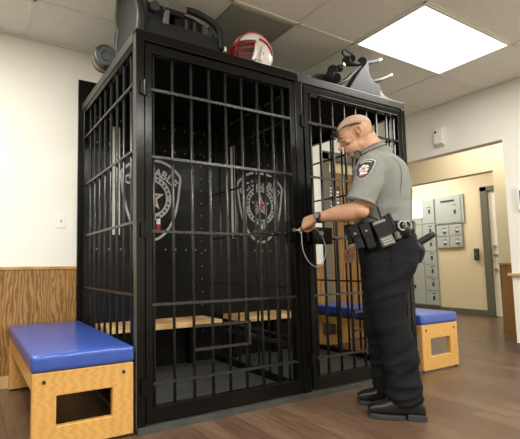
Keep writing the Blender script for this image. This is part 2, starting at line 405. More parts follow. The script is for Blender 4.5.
# posts
for (x0, x1, y0, y1) in ((0, .05, 0, .05), (A-.035, A+.03, 0, .05), (W-.05, W, 0, .05), (0, .05, D-.05, D-.005), (W-.05, W, D-.05, D-.005), (A-.025, A+.025, D-.05, D-.005)):
    p = bxo('post', 'black', cage, x0, x1, y0, y1, .031, H-.062, bev=.003)
# worn angle iron on the outer left edge, its lit strip painted paler grey
bxo('corner_angle', 'edge', cage, -.004, 0, 0, .035, .03, H-.03)
# top rails
bxo('top_rail', 'black', cage, 0, A, 0, .055, H-.06, H, bev=.004)
bxo('top_rail', 'edge2', cage, A+.001, W, 0, .055, H-.06, H, bev=.004)
bxo('top_rail', 'edge', cage, -.004, .05, .056, D-.005, H-.06, H, bev=.004)  # highlight along the left rail painted in as paler iron
bxo('top_rail', 'black', cage, W-.05, W, .056, D-.005, H-.06, H, bev=.004)
bxo('top_rail', 'black', cage, .051, W-.051, D-.05, D-.005, H-.06, H)
bxo('back_board', 'panel', cage, -.035, W-.06, D-.004, D+.018, .10, 2.47)
bxo('roof_panel', 'roofblack', cage, .051, W-.051, .056, D-.051, H-.035, H-.028)
def hbar(z, a, b, parent, axis, c, r=.008):
    bm = B()
    if axis == 'x': box(bm, a, b, c-r*.7, c+r*.7, z-r, z+r)
    else: box(bm, c-r*.7, c+r*.7, a, b, z-r, z+r)
    return link('crossbar', bm, 'bar', parent)
def vbar(x, y, z0, z1, parent, r=.0095):
    bm = B(); cyl(bm, (x, y, z0), (x, y, z1), r, n=8); return link('bar', bm, 'bar', parent, smooth=True)
SZ = [.384, .733, 1.144, 1.56, 1.957]
FZ = [.247, .678, 1.09, 1.52, 1.919]
def side(x, nm):
    bm = box(box(B(), x-.02, x+.02, .051, D-.051, .031, .075), x-.02, x+.02, .051, D-.051, H-.10, H-.061)
    for v0, v1 in ((.051, .066), (D-.066, D-.055)): box(bm, x-.02, x+.02, v0, v1, .0751, H-.1001)
    bmesh.ops.remove_doubles(bm, verts=bm.verts, dist=.0005)
    pn = link(nm, bm, 'black', cage)
    for k in range(8): vbar(x, .135+k*.13, .07, H-.09, pn)
    for z in SZ: hbar(z, .05, D-.05, pn, 'y', x-.012)
    return pn
side(.022, 'side_panel'); side(W-.025, 'side_panel')
pp = side(A, 'partition_panel')
hbar(.32, .05, D-.05, pp, 'y', A, .014)
# back boards with rivets, decals and height rulers
def rivets(parent, x0, x1):
    bm = B(); y = D-.0545
    for z in (1.04, 1.935, .35, 2.15):
        n = 11
        for k in range(n): ball(bm, (x0+.06+(x1-x0-.12)*k/(n-1), y, z), .0075, .003, .0075, n=8)
    for x in (x1-.10,):
        for k in range(16): ball(bm, (x, y, .3+k*.118), .006, .003, .006, n=8)
    return link('rivets', bm, 'rivet', parent)
def textmesh(bm, s, size, mtx):
    cu = bpy.data.curves.new('t', 'FONT'); cu.body = s; cu.size = size; cu.extrude = .0006; cu.align_x = 'CENTER'; cu.align_y = 'CENTER'; cu.offset = .0025*size/.08
    o = bpy.data.objects.new('t', cu); COL.objects.link(o)
    dg = bpy.context.evaluated_depsgraph_get(); me = bpy.data.meshes.new_from_object(o.evaluated_get(dg))
    me.transform(mtx); bm.from_mesh(me); bpy.data.objects.remove(o); bpy.data.meshes.remove(me); bpy.data.curves.remove(cu)
def strip(bm, pts, wdt, y0, y1, closed=False):
    """flat ribbon along a 2-D line in the X-Z plane"""
    n = len(pts); vs = []
    for i in range(n):
        if closed: a, b = Vector(pts[i-1]), Vector(pts[(i+1) % n])
        else: a, b = Vector(pts[max(i-1, 0)]), Vector(pts[min(i+1, n-1)])
        t = (b-a).normalized(); nn = Vector((-t.y, t.x))*wdt/2; p = Vector(pts[i])
        vs.append([bm.verts.new((q.x, y, q.y)) for q, y in ((p+nn, y0), (p-nn, y0), (p-nn, y1), (p+nn, y1))])
    for i in range(n if closed else n-1):
        a, b = vs[i], vs[(i+1) % n]
        for k in range(4): bm.faces.new((a[k], a[(k+1) % 4], b[(k+1) % 4], b[k]))
    return bm
def badge(parent, cx):
    y = D-.056; em = None
    # shield outline
    half = [(0, 1.835), (.09, 1.832), (.18, 1.80), (.262, 1.735), (.287, 1.69), (.275, 1.60), (.262, 1.50), (.235, 1.38), (.19, 1.27), (.12, 1.18), (.05, 1.135), (0, 1.125)]
    right = [p for p in catmull([(a, b, 0) for a, b in half], 3)]
    pts = [(cx+p.x, p.y) for p in right]+[(cx-p.x, p.y) for p in right[::-1]][1:-1]
    em = link('badge_emblem', strip(B(), pts, .022, y-.001, y, True), 'decal', parent)
    bm = B()
    # arch letters
    s = 'CONSTABLE'; R = .312; cz = 1.425
    for i, ch in enumerate(s):
        a = math.radians(90-(i-4)*11.2)
        mtx = Matrix.Translation((cx+R*math.cos(a), y-.001, cz+R*.97*math.sin(a))) @ Matrix.Rotation(-(a-PI/2), 4, 'Y') @ Matrix.Rotation(PI/2, 4, 'X')
        textmesh(bm, ch, .105, mtx)
    link('lettering', bm, 'decal', em)
    cz2 = 1.50
    link('circle_band', strip(B(), [(cx+.165*math.cos(k*PI/24), cz2+.172*math.sin(k*PI/24)) for k in range(48)], .052, y-.001, y, True), 'decal', em)
    bm = B()
    for k in range(26):
        a = k*2*PI/26; mtx = Matrix.Translation((cx+.165*math.cos(a), y-.0015, cz2+.172*math.sin(a))) @ Matrix.Rotation(-a, 4, 'Y')
        if k % 7: box(bm, -.013, .013, -.0005, .0005, -.007, .007, mtx)
    strip(bm, [(cx+.165*math.cos(k*PI/24), cz2+.172*math.sin(k*PI/24)) for k in range(48)], .003, y-.002, y-.001, True)
    link('band_marks', bm, 'panel', em)
    star = [(cx+(.125 if k % 2 == 0 else .05)*math.sin(k*PI/5), cz2+(.125 if k % 2 == 0 else .05)*math.cos(k*PI/5)) for k in range(10)]
    link('star', prism(B(), star, 'y', y-.001, y), 'decal', em)
    link('star_centre', prism(B(), [(cx+(.075 if k % 2 == 0 else .03)*math.sin(k*PI/5), cz2+(.075 if k % 2 == 0 else .03)*math.cos(k*PI/5)) for k in range(10)], 'y', y-.002, y-.001), 'decalred', em)
    for dx in (-.052, .006, .062)[1:]:
        bxo('stripe_upper', 'decalwhite', em, cx+dx-.019, cx+dx+.019, y-.001, y, 1.265, 1.335)
        bxo('stripe_lower', 'decalred', em, cx+dx-.019, cx+dx+.019, y-.001, y, 1.195, 1.264)
    return em
def ruler(parent, x):
    bm = B()
    for dx in (-.022, .022): box(bm, x+dx-.012, x+dx+.012, D-.058, D-.056, 1.16, 2.09)
    r = link('height_ruler', bm, 'decalwhite', parent)
    bm = B()
    for k in range(60):
        for dx in (-.022, .022): box(bm, x+dx-.012, x+dx+(.006 if k % 5 else .012), D-.0595, D-.058, 1.165+k*.0155, 1.168+k*.0155)
    link('tick_marks', bm, 'dark', r)
for x0, x1 in ((.051, A-.026), (A+.026, W-.051)):
    b = bxo('back_panel', 'panel', cage, x0, x1, D-.054, D-.051, .031, H-.061)
    rivets(b, x0, x1); badge(b, x0+.555); ruler(b, x0+.225)
# doors
def cell_door(x0, x1, bars, hinge_left, slot):
    d = link('cell_door', B(), 'black', cage)
    bm = bmesh.new(); y0, y1 = .004, .042
    box(bm, x0, x0+.042, y0, y1, .042, 2.19); box(bm, x1-.042, x1, y0, y1, .042, 2.19)
    box(bm, x0+.042, x1-.042, y0, y1, .042, .125); box(bm, x0+.042, x1-.042, y0, y1, 2.135, 2.19)
    box(bm, x0+.042, x1-.042, y0-.004, y0, .115, .125); box(bm, x0+.042, x1-.042, y0-.004, y0, 2.135, 2.142)
    bm.to_mesh(d.data); bm.free()
    md = d.modifiers.new('bevel', 'BEVEL'); md.width = .002; md.segments = 2; md.limit_method = 'ANGLE'
    for x in bars: vbar(x, .022, .12, 2.14, d, .0095)
    for z in FZ: hbar(z, x0+.04, x1-.04, d, 'x', .010)
    sx0, sx1 = slot
    bm = B()
    for z in (.405, .54): box(bm, sx0, sx1, -.004, .008, z-.008, z+.008)
    box(bm, sx1-.008, sx1+.008, -.004, .008, .397, .548)
    link('food_slot_frame', bm, 'bar', d)
    return d
dl = cell_door(.056, A-.04, [.113, .239, .369, .498, .622, .748, .877, 1.007, 1.10], True, (.36, .757))
dr = cell_door(A+.05, W-.056, [1.36, 1.460, 1.592, 1.723, 1.85, 1.979, 2.10, 2.225, 2.32], True, (1.72, 2.10))
for d, hx in ((dl, .053), (dr, A+.04)):
    for z in (1.915, 1.095, .245):
        bm = B(); cyl(bm, (hx, -.008, z-.045), (hx, -.008, z+.045), .011, n=10); box(bm, hx-.032, hx, -.012, .0, z-.04, z+.04)
        link('hinge', bm, 'black', d)
# lock cases
l = bxo('lock_case', 'black', dl, 1.075, 1.197, -.035, .003, 1.045, 1.185, bev=.004)
bm = B(); cyl(bm, (1.12, -.035, 1.125), (1.12, -.042, 1.125), .014); link('keyhole', bm, 'silver', l)
bxo('pull_bar', 'bar', dl, .80, 1.075, -.014, -.002, 1.10, 1.118)
l = bxo('lock_case', 'black', dr, A+.055, 1.49, -.03, .003, 1.035, 1.155, bev=.004)
bm = B(); cyl(bm, (1.37, -.03, 1.11), (1.37, -.045, 1.11), .016); link('lock_knob', bm, 'rivet', l)
# cell benches inside
for i, (x0, x1, n) in enumerate(((.10, 1.105, 'left'), (A+.085, 2.02, 'right'))):
    t = thing('cell_bench', 'pine plank seat fixed along the back of the %s cell' % n, 'bench', ((x0+x1)/2, 1.0, 0), group='pine plank seats in the cells')
    L = (x1-x0)/2
    bxo('seat_plank', 'plank', t, -L, L, -.16, .165, .395, .438, bev=.004)
    for s in (-.7*L, .7*L):
        bm = box(B(), s-.02, s+.02, -.11, .16, .355, .395); box(bm, s-.02, s+.02, .12, .16, .031, .355)
        link('bracket', bm, 'black', t)

# ------------------------------------------------------------------ padded wooden benches outside
def make_bench(L, Wd, label):
    """origin at near left foot; X width, Y length"""
    t = thing('padded_bench', label, 'bench', group='blue padded wooden benches beside the cage')
    for y0 in (0, L-.035):
        f = Wd*.225; bm = B(); o = .0
        def ring(inner, y):
            return [bm.verts.new((x, y, z)) for x, z in (((0, .0), (Wd, .0), (Wd, .37), (0, .37)) if not inner else ((f, .108), (Wd-f, .108), (Wd-f, .253), (f, .253)))]
        a, b, c, d = ring(0, y0), ring(1, y0), ring(0, y0+.035), ring(1, y0+.035)
        for i in range(4):
            j = (i+1) % 4
            bm.faces.new((a[i], a[j], b[j], b[i])); bm.faces.new((c[j], c[i], d[i], d[j]))
            bm.faces.new((a[j], a[i], c[i], c[j])); bm.faces.new((b[i], b[j], d[j], d[i]))
        e = link('end_panel', bm, 'bench', t, bev=.004)
        if y0 == 0:
            for x in (.055, Wd-.055):
                bm = B(); cyl(bm, (x, .0005, .325), (x, -.003, .325), .0095); link('bolt', bm, 'dark', e)
    for x0 in (.004, Wd-.034):
        bxo('side_rail', 'bench', t, x0, x0+.03, .036, L-.036, .275, .368, bev=.003)
    bxo('seat_board', 'bench', t, .036, Wd-.036, .036, L-.036, .345, .368)
    # pad: soft edges, slightly crowned and creased
    bm = B(); box(bm, -.006, Wd+.006, -.006, L+.002, .372, .455)
    bmesh.ops.bevel(bm, geom=bm.edges[:], offset=.022, segments=4, affect='EDGES', profile=.6)
    bmesh.ops.subdivide_edges(bm, edges=[e for e in bm.edges if e.calc_length() > .1], cuts=16, use_grid_fill=True)
    for v in bm.verts:
        if v.co.z > .45:
            u, s = v.co.x/Wd, v.co.y/L
            v.co.z += .010*max(0, math.sin(PI*max(0, min(1, u))))*max(0, math.sin(PI*max(0, min(1, s))))**.5
            v.co.z += .003*noise.noise(Vector((v.co.x*9, v.co.y*6, 0)))
        elif v.co.z > .39:
            k = .004*noise.noise(Vector((v.co.x*14, v.co.y*14, v.co.z*20)))
            v.co.y += k if v.co.y < .02 else 0
    link('seat_pad', bm, 'vinyl', t, smooth=True)
    bm = B()
    for x in (.02, Wd-.02):
        for y in (.018, L-.018): cyl(bm, (x, y, -.012), (x, y, .0), .012)
    link('foot_glides', bm, 'dark', t)
    return t
b1 = make_bench(1.20, .515, 'blue vinyl padded wooden bench on the left of the cage')
b1.location = (-.534, .0, .012)
b2 = make_bench(1.20, .505, 'blue vinyl padded wooden bench on the right of the cage, behind the officer')
b2.location = (W+.045, -.015, .012)

# ------------------------------------------------------------------ small wall things
t = thing('wall_outlet_plate', 'small cream switch plate on the back wall above the left bench', 'wall plate', (-.161, YB, 1.267))
bxo('plate', 'white', t, -.036, .036, -.006, 0, -.058, .058, bev=.003)
bxo('toggle', 'decal', t, -.005, .005, -.014, -.006, -.012, .010)
t = thing('wall_dispenser', 'white air freshener dispenser high on the right wall', 'dispenser', (XR, .575, 2.24))
bm = B(); prism(bm, [(-.005, 0), (-.075, .03), (-.085, .19), (-.055, .225), (0, .225), (0, 0)], 'y', -.045, .045)
link('case', bm, 'white', t, bev=.008)
bm = B(); ball(bm, (-.083, .02, .165), .004, .014, .018); link('sensor_window', bm, 'lockdark', t)
bm = box(B(), -.03, 0, -.17, -.11, 0, .24)
t = thing('wall_switch_box', 'white box with a dark window at the right edge of the right wall', 'wall box', (XR, -.21, 1.41))
bxo('case', 'white', t, -.03, 0, -.09, .09, 0, .24, bev=.004); bxo('dark_window', 'lens', t, -.034, -.03, -.06, .065, .05, .19)

# ------------------------------------------------------------------ things on the cage roof
ZR = H+.001
def roof_case():
    t = thing('equipment_shell', 'bulky black plastic equipment shell with grey padded end on the cage roof corner', 'equipment shell', (0, 0, ZR))
    # grey padded left end: wavy outline in the Y-Z plane
    left = catmull([(.06, 0, 0), (.035, .10, 0), (.07, .22, 0), (.05, .34, 0), (.09, .44, 0)], 5)
    rgt = catmull([(.40, .44, 0), (.43, .30, 0), (.40, .19, 0), (.43, .09, 0), (.40, 0, 0)], 5)
    out = [(p.x, p.y) for p in left]+[(p.x, p.y) for p in rgt]
    link('end_pad', prism(B(), out, 'x', .03, .07), 'pad', t, bev=.008)
    for pts in (left, rgt): link('pad_rim', tube(B(), [(.028, p.x, p.y+.012) for p in pts], .012, smooth=0), 'rim', t, smooth=True)
    link('end_shell', prism(B(), [(.05, 0), (.44, 0), (.45, .3), (.40, .42), (.10, .42), (.05, .3)], 'x', .07, .10), 'rubber', t, bev=.01)
    # long body
    link('tray', prism(B(), [(.09, 0), (.63, 0), (.645, .10), (.60, .12), (.10, .12)], 'y', .05, .44), 'rubber', t, bev=.006)
    link('web_plate', prism(B(), [(.30, .10), (.605, .10), (.60, .16), (.55, .20), (.44, .235), (.30, .245)], 'y', .10, .12), 'rubber', t, bev=.003)
    link('upper_box', prism(B(), [(.10, .12), (.22, .12), (.22, .20), (.34, .20), (.34, .235), (.10, .235)], 'y', .07, .30), 'rubber', t, bev=.006)
    link('grey_lip', prism(B(), [(.205, .205), (.35, .205), (.355, .255), (.215, .262)], 'y', .03, .09), 'greymetal', t, bev=.004)
    link('grey_bracket', prism(B(), [(.195, .10), (.225, .10), (.232, .19), (.205, .19)], 'y', .03, .07), 'greymetal', t, bev=.002)
    link('curved_handle', tube(B(), [(.33, .06, .25), (.44, .05, .24), (.55, .045, .205), (.605, .045, .15), (.615, .045, .04)], [.020, .022, .022, .022, .018], 10), 'rubber', t, smooth=True)
    link('curved_handle', tube(B(), [(.33, .40, .25), (.44, .40, .24), (.55, .40, .205), (.605, .40, .15), (.615, .40, .04)], .022, 10), 'rubber', t, smooth=True)
    for x in (.37, .43, .50, .55): bxo('rib', 'rim', t, x-.009, x+.009, .07, .36, .12, .195, bev=.003)
    bxo('cross_web', 'rim', t, .30, .60, .075, .09, .12, .135)
    bxo('inner_panel', 'greymetal', t, .50, .565, .085, .099, .125, .185)
    bxo('white_tab', 'decalwhite', t, .630, .645, .03, .05, .03, .06)
    link('carry_strap', tube(B(), [(.05, .45, .03), (.04, .475, .10), (.04, .49, .20), (.05, .48, .27), (.06, .44, .27)], .010, 8), 'rim', t, smooth=True)
    link('socket', cyl(B(), (.14, .06, .20), (.14, .04, .20), .03, n=16), 'lockdark', t)
    return t
roof_case()
def rolled():
    t = thing('rolled_mat', 'small dark rolled mat with round end poking past the left roof edge', 'rolled mat', (-.022, .515, ZR+.082))
    bm = B(); cyl(bm, (0, 0, 0), (.02, .13, 0), .078, n=28); link('roll', bm, 'rim', t, bev=.012)
    pts = [(math.cos(a)*(.012+.0105*a/1.6), -.002, math.sin(a)*(.012+.0105*a/1.6)) for a in [k*.35 for k in range(27)]]
    link('spiral_edge', tube(B(), pts, .003, 5, smooth=0), 'dark', t)
    link('strap', loft(B(), [ering((.010, .065, 0), .080, .080, 28, 2, Vector((1, 0, 0)), Vector((0, 0, 1))), ering((.014, .09, 0), .080, .080, 28, 2, Vector((1, 0, 0)), Vector((0, 0, 1)))]), 'tan', t)
rolled()
def helmet():
    t = thing('football_helmet', 'white football helmet with red stripes and red face cage on the cage roof', 'helmet', (.955, .155, ZR))
    t.scale = (1.22, 1.1, 1.2)
    # shell: facing -X
    bm = B(); n, k = 40, 26; rows = []
    rx, ry, rz = .135, .105, .128
    def sp(u, v, s=1.0):
        return Vector((rx*s*math.cos(v)*math.cos(u), ry*s*math.cos(v)*math.sin(u), .115+rz*s*math.sin(v)))
    grid_ = []
    for j in range(k+1):
        v = -1.05+(PI/2+1.05)*j/k; row = []
        for i in range(n):
            u = 2*PI*i/n; row.append(sp(u, v))
        grid_.append(row)
    vs = [[bm.verts.new(p) for p in r] for r in grid_]
    for j in range(k):
        for i in range(n):
            c = (grid_[j][i]+grid_[j+1][(i+1) % n])/2
            if c.x < -.045 and c.z < .165 and abs(c.y) < .2: continue      # face opening
            if c.z < .03 and c.x < -.01: continue
            try: bm.faces.new((vs[j][i], vs[j][(i+1) % n], vs[j+1][(i+1) % n], vs[j+1][i]))
            except ValueError: pass
    bmesh.ops.delete(bm, geom=[v for v in bm.verts if not v.link_faces], context='VERTS')
    bmesh.ops.remove_doubles(bm, verts=bm.verts, dist=.0005)
    o = link('shell', bm, 'helm', t, smooth=True); md = o.modifiers.new('s', 'SOLIDIFY'); md.thickness = .008; md.offset = -1
    # stripes following the crown on both sides
    for s in (-1, 1):
        pts = []
        for j in range(16):
            a = PI*.93-(PI*.80)*j/15
            yy = s*(.030+.018*math.sin(PI*j/15)); q = math.sqrt(max(0, 1-(yy/ry)**2))
            pts.append((rx*1.01*q*math.cos(a), yy, .115+rz*1.01*q*math.sin(a)))
        link('stripe', tube(B(), pts, .0055, 6, smooth=2), 'helmred', t, smooth=True)
        q = [(-.02, s*.104, .165), (.03, s*.104, .15), (.07, s*.092, .12), (.09, s*.078, .10)]
        link('stripe', tube(B(), q, .007, 6), 'helmred', t, smooth=True)
        link('ear_hole', ball(B(), (.0, s*.101, .085), .013, .006, .013), 'lockdark', t)
        link('jaw_flap', prism(B(), [(-.055, .02), (.0, .0), (.055, .01), (.06, .07), (-.045, .09)], 'y', s*.088-.006, s*.088+.006), 'helm', t, bev=.005)
    for z, off in ((.135, .0), (.10, .012), (.06, .02), (.025, .014)):
        pts = [(-.045, -.10, z+.01), (-.09-off, -.085, z), (-.13-off, -.03, z-.005), (-.13-off, .03, z-.005), (-.09-off, .085, z), (-.045, .10, z+.01)]
        link('face_bar', tube(B(), pts, .0055, 8), 'helmred', t, smooth=True)
    for y in (-.035, .035): link('face_bar', tube(B(), [(-.115, y, .165), (-.142, y, .12), (-.147, y, .06), (-.138, y, .02)], .0055, 8), 'helmred', t, smooth=True)
    link('chin_strap', tube(B(), [(-.045, -.108, .125), (-.055, -.113, .08), (-.075, -.11, .02)], .010, 8), 'helm', t, smooth=True)
    link('chin_strap', tube(B(), [(.0, -.110, .12), (-.01, -.113, .08), (-.02, -.11, .03)], .008, 8), 'helm', t, smooth=True)
    link('back_bumper', tube(B(), [(.10, -.05, .03), (.135, -.02, .035), (.135, .02, .035), (.10, .05, .03)], .012, 8), 'helm', t, smooth=True)
helmet()
def rack():
    t = thing('folded_rack', 'folded black metal carrier rack with looped straps and grey end brackets on the cage roof', 'rack', (0, 0, ZR))
    def brk(y):   # bracket outline, X-Z, concave shoulder
        pts = [(2.185, 0), (2.18, .10)]+[(p.x, p.y) for p in catmull([(2.15, .17, 0), (2.10, .25, 0), (2.10, .335, 0)], 4)]
        pts += [(p.x, p.y) for p in catmull([(2.15, .33, 0), (2.155, .25, 0), (2.20, .19, 0), (2.285, .165, 0)], 5)]+[(2.285, 0)]
        return prism(B(), pts, 'y', y, y+.012)
    link('end_bracket', brk(.10), 'rubber', t, bev=.002)
    def brk2(y):
        pts = [(2.29, 0), (2.29, .11)]+[(p.x, p.y) for p in catmull([(2.30, .19, 0), (2.36, .12, 0), (2.44, .09, 0)], 4)]+[(2.44, 0), (2.41, 0), (2.41, .05), (2.34, .07), (2.32, 0)]
        return prism(B(), pts, 'y', y, y+.01)
    link('end_bracket', brk2(.13), 'greymetal', t, bev=.002)
    link('body_plate', prism(B(), [(1.84, 0), (2.19, 0), (2.18, .14), (2.12, .24), (2.09, .30), (2.03, .24), (1.93, .12)], 'y', .085, .16), 'rubber', t, bev=.01)
    link('strut', tube(B(), [(1.66, .13, .02), (1.90, .13, .14), (2.08, .13, .30)], .011, 8, smooth=0), 'rim', t, smooth=True)
    link('strut', tube(B(), [(1.68, .20, .03), (1.85, .18, .10), (2.02, .17, .24)], .013, 8, smooth=0), 'rubber', t, smooth=True)
    link('arm', tube(B(), [(1.95, .15, .30), (2.10, .14, .33), (2.30, .12, .40)], .019, 8, smooth=0), 'rubber', t, smooth=True)
    link('arm_tip', cyl(B(), (2.30, .12, .40), (2.335, .116, .413), .016), 'silver', t)
    link('arm', tube(B(), [(2.22, .16, .20), (2.36, .15, .25), (2.48, .14, .31)], .017, 8, smooth=0), 'rim', t, smooth=True)
    link('arm_tip', cyl(B(), (2.48, .14, .31), (2.505, .138, .322), .015), 'silver', t)
    for (x, y, z, r) in ((1.93, .14, .32, .035), (2.0, .14, .355, .028), (2.11, .13, .345, .04), (1.76, .14, .20, .04), (1.84, .14, .23, .03), (1.72, .13, .15, .035), (1.80, .14, .14, .04)):
        bm = B(); cyl(bm, (x-.03, y-.02, z-.01), (x+.035, y+.02, z+.012), r, r*.75, n=10); link('clamp', bm, 'rubber', t, bev=.004)
    link('hook', tube(B(), [(1.93, .13, .33), (1.87, .13, .37), (1.90, .13, .40), (1.99, .13, .39)], .008, 8), 'rubber', t, smooth=True)
    link('clamp_bolt', cyl(B(), (1.80, .10, .22), (1.80, .06, .225), .012), 'silver', t)
    bxo('label_plate', 'decal', t, 2.02, 2.08, .146, .149, .12, .14)
    # bundle of straps looped on its left end
    for k in range(5):
        w_ = .17-.016*k; c_ = 1.66+.012*k
        pts = [(c_-w_*math.cos(i*PI/10), .15+.012*k, .02+(.135-.016*k)*math.sin(i*PI/10)*(.75+.03*i)) for i in range(11)]
        link('strap_loop', tube(B(), pts, .011, 8, smooth=2), 'rubber', t, smooth=True)
rack()

# ------------------------------------------------------------------ the officer
FO = Vector((1.4885, -.4378, 0)); ang = math.atan2(.66992, -.74244)
# local frame of the figure: +X forward, +Y his left, +Z up
def L(f, r, z): return Vector((f, -r, z))
off = thing('person', 'officer in grey short-sleeved shirt and dark trousers reaching to unlock the cage', 'person', FO, ang)
X_, Y_, Z_ = Vector((1, 0, 0)), Vector((0, 1, 0)), Vector((0, 0, 1))
def limb(bm, pts, n=20, sub=4):
    """pts: (point, half depth, half width); rings across the run of the limb"""
    C = catmull([p[0] for p in pts], sub); m_ = len(pts)
    def rad(i, j):
        s = i/sub; a = int(min(s, m_-1)); b = min(a+1, m_-1); u = s-a
        u = u*u*(3-2*u); return pts[a][j]*(1-u)+pts[b][j]*u
    rings = []
    for i, c in enumerate(C):
        tdir = (C[min(i+1, len(C)-1)]-C[max(i-1, 0)]).normalized()
        side = Y_ if abs(tdir.dot(Y_)) < .9 else Z_
        bx = (side-tdir*side.dot(tdir)).normalized(); ax = bx.cross(tdir).normalized()
        rings.append(ering(c, rad(i, 1), rad(i, 2), n, 2.15, ax, bx))
    return loft(bm, rings)
def torso_rings(g=0.0, lo=.86):
    data = [(.86, -.02, .150, .178), (.95, -.025, .168, .186), (1.03, -.012, .160, .178), (1.12, -.002, .152, .162), (1.22, -.002, .152, .165),
            (1.33, .000, .158, .182), (1.42, .008, .160, .196), (1.49, .012, .145, .190), (1.535, .012, .118, .150), (1.57, .018, .092, .105), (1.60, .03, .072, .078)]
    C = catmull([(z, c, 0) for z, c, a, b in data], 3); A_ = catmull([(a, b, 0) for z, c, a, b in data], 3)
    return [ering(L(c.y, 0, c.x), a.x+g, a.y+g, 36, 2.35, X_, Y_) for c, a in zip(C, A_) if c.x >= lo]
SHL, ELL, WRL = L(.085, -.185, 1.475), L(.165, -.213, 1.205), L(.392, -.055, 1.192)      # his left arm (near the camera)
SHR, ELR, WRR = L(.035, .185, 1.475), L(.045, .265, 1.19), L(.150, .262, 1.005)
HANDDIR = (L(.475, .02, 1.165)-WRL).normalized()
def finger(bm, pts, r): 
    tube(bm, pts, [r, r*.97, r*.9, r*.78][:len(pts)] if len(pts) <= 4 else r, 10, smooth=4); ball(bm, pts[-1], r*.78, n=10); ball(bm, pts[0], r, n=10)
def hand(bm, wr, fwd, palmn, thumb, curl, s=1.0):
    """wr wrist, fwd along the hand, palmn the way the palm faces, thumb the way of the thumb side"""
    fwd = fwd.normalized(); thumb = (thumb-fwd*thumb.dot(fwd)).normalized(); palmn = (palmn-fwd*palmn.dot(fwd)-thumb*palmn.dot(thumb)).normalized()
    P = lambda a, b, c: wr+(fwd*a+thumb*b+palmn*c)*s
    rings = []
    for a, hw, ht in ((-.02, .026, .022), (.01, .030, .019), (.045, .040, .017), (.075, .043, .0155), (.09, .040, .013)):
        rings.append(ering(P(a, .002, 0), hw*s, ht*s, 18, 2.5, thumb, palmn))
    loft(bm, rings)
    for k, (b, ln, r) in enumerate(((.031, .078, .0092), (.0105, .086, .0096), (-.0105, .080, .0092), (-.030, .063, .0080))):
        c = curl[k]; p = [P(.080, b, 0)]; a = 0; x, y = .080, 0.0
        for seg, frac in enumerate((.46, .30, .24)):
            a += c*(1, 1.15, .8)[seg]; x += ln*frac*math.cos(a); y += ln*frac*math.sin(a); p.append(P(x, b*(1-.12*seg), y))
        finger(bm, p, r*s)
    finger(bm, [P(.018, .024, .008), P(.040, .044, .020), P(.064, .047, .036), P(.086, .036, .046)], .0108*s)
HC = L(.140, 0, 1.722); HP = .47      # head centre, pitch down
HM = Matrix.Translation(HC) @ Matrix.Rotation(HP, 4, 'Y') @ Matrix.Scale(1.06, 4)
def hp(x, y, z): return HM @ Vector((x, y, z))
def build_body():
    bm = B()
    loft(bm, torso_rings(-.014))
    limb(bm, [(L(-.005, 0, 1.50), .07, .075), (L(.03, 0, 1.58), .068, .066), (L(.062, 0, 1.65), .068, .063), (L(.09, 0, 1.70), .070, .062)])
    # head masses
    def hb(c, a, b, d): ball(bm, hp(*c), a*1.06, b*1.06, d*1.06, Matrix.Rotation(HP, 4, 'Y'), 28)
    hb((-.012, 0, .035), .100, .078, .088); hb((.035, 0, .02), .064, .068, .085); hb((.035, 0, -.055), .060, .054, .062)
    hb((.062, 0, -.092), .028, .026, .022); hb((.010, 0, -.06), .055, .058, .048)
    hb((.089, 0, .028), .014, .048, .010)
    # nose, lips, cheekbones
    tube(bm, [hp(.094, 0, .018), hp(.107, 0, -.008), hp(.120, 0, -.030)], [.007, .0085, .0125], 10)
    hb((.110, .011, -.033), .010, .008, .008); hb((.110, -.011, -.033), .010, .008, .008)
    hb((.093, 0, -.056), .010, .022, .0055); hb((.090, 0, -.067), .010, .020, .006)
    for s in (-1, 1):
        hb((.060, s*.042, -.014), .024, .020, .020)
        tube(bm, [hp(.008, s*.080, .012), hp(-.002, s*.088, .030), hp(-.018, s*.090, .026), hp(-.020, s*.088, .002), hp(-.010, s*.081, -.030), hp(.004, s*.078, -.026)], .0066, 8)
        hb((-.006, s*.076, .002), .014, .006, .022)
    # arms
    limb(bm, [(SHL, .068, .062), (L(.120, -.205, 1.33), .058, .054), (ELL+Vector((-.01, 0, .03)), .056, .050)])
    limb(bm, [(ELL+Vector((-.015, 0, .01)), .050, .046), (L(.215, -.175, 1.205), .057, .052), (L(.285, -.125, 1.203), .051, .046), (L(.345, -.083, 1.197), .038, .036), (WRL, .029, .033)])
    ball(bm, ELL, .046)
    limb(bm, [(SHR, .068, .062), (L(.04, .235, 1.33), .052, .050), (ELR, .045, .043), (L(.085, .27, 1.10), .042, .040), (WRR, .024, .027)])
    hand(bm, WRL+HANDDIR*.018, HANDDIR, L(-.2, .55, -.9), L(.3, .9, .55), (.95, 1.0, 1.05, 1.1), 1.2)
    hand(bm, WRR, L(.10, 0, -.35), L(-.15, -1, 0), L(.8, 0, .3), (.5, .55, .6, .65), .86)
    # legs and feet
    for s, f0 in ((-1, 0), (1, .02)):
        limb(bm, [(L(-.02, s*.09, .93), .11, .09), (L(.015, s*.095, .72), .082, .075), (L(.015, s*.10, .51), .056, .055), (L(-.02+f0, s*.105, .36), .055, .052), (L(-.055+f0, s*.11, .14), .036, .036), (L(-.06+f0, s*.112, .08), .036, .036)])
        limb(bm, [(L(-.10+f0, s*.114, .055), .026, .026), (L(0+f0, s*.115, .05), .022, .028), (L(.08+f0, s*.115, .042), .014, .026)])
    o = link('body', bm, 'skin', off)
    eyes = [hp(.083, s*.031, .008) for s in (-1, 1)]
    def f(v, n):
        for e in eyes:
            d2 = (v-e).length_squared
            if d2 < .0025: v = v-(HM.to_3x3() @ X_)*.009*math.exp(-d2/.00022)
        return v
    return remesh(o, .0042, f, 2)
build_body()
tag(link('hair', B(), 'hair', off), 'close-shaved scalp hair')
hair = bpy.data.objects['hair']
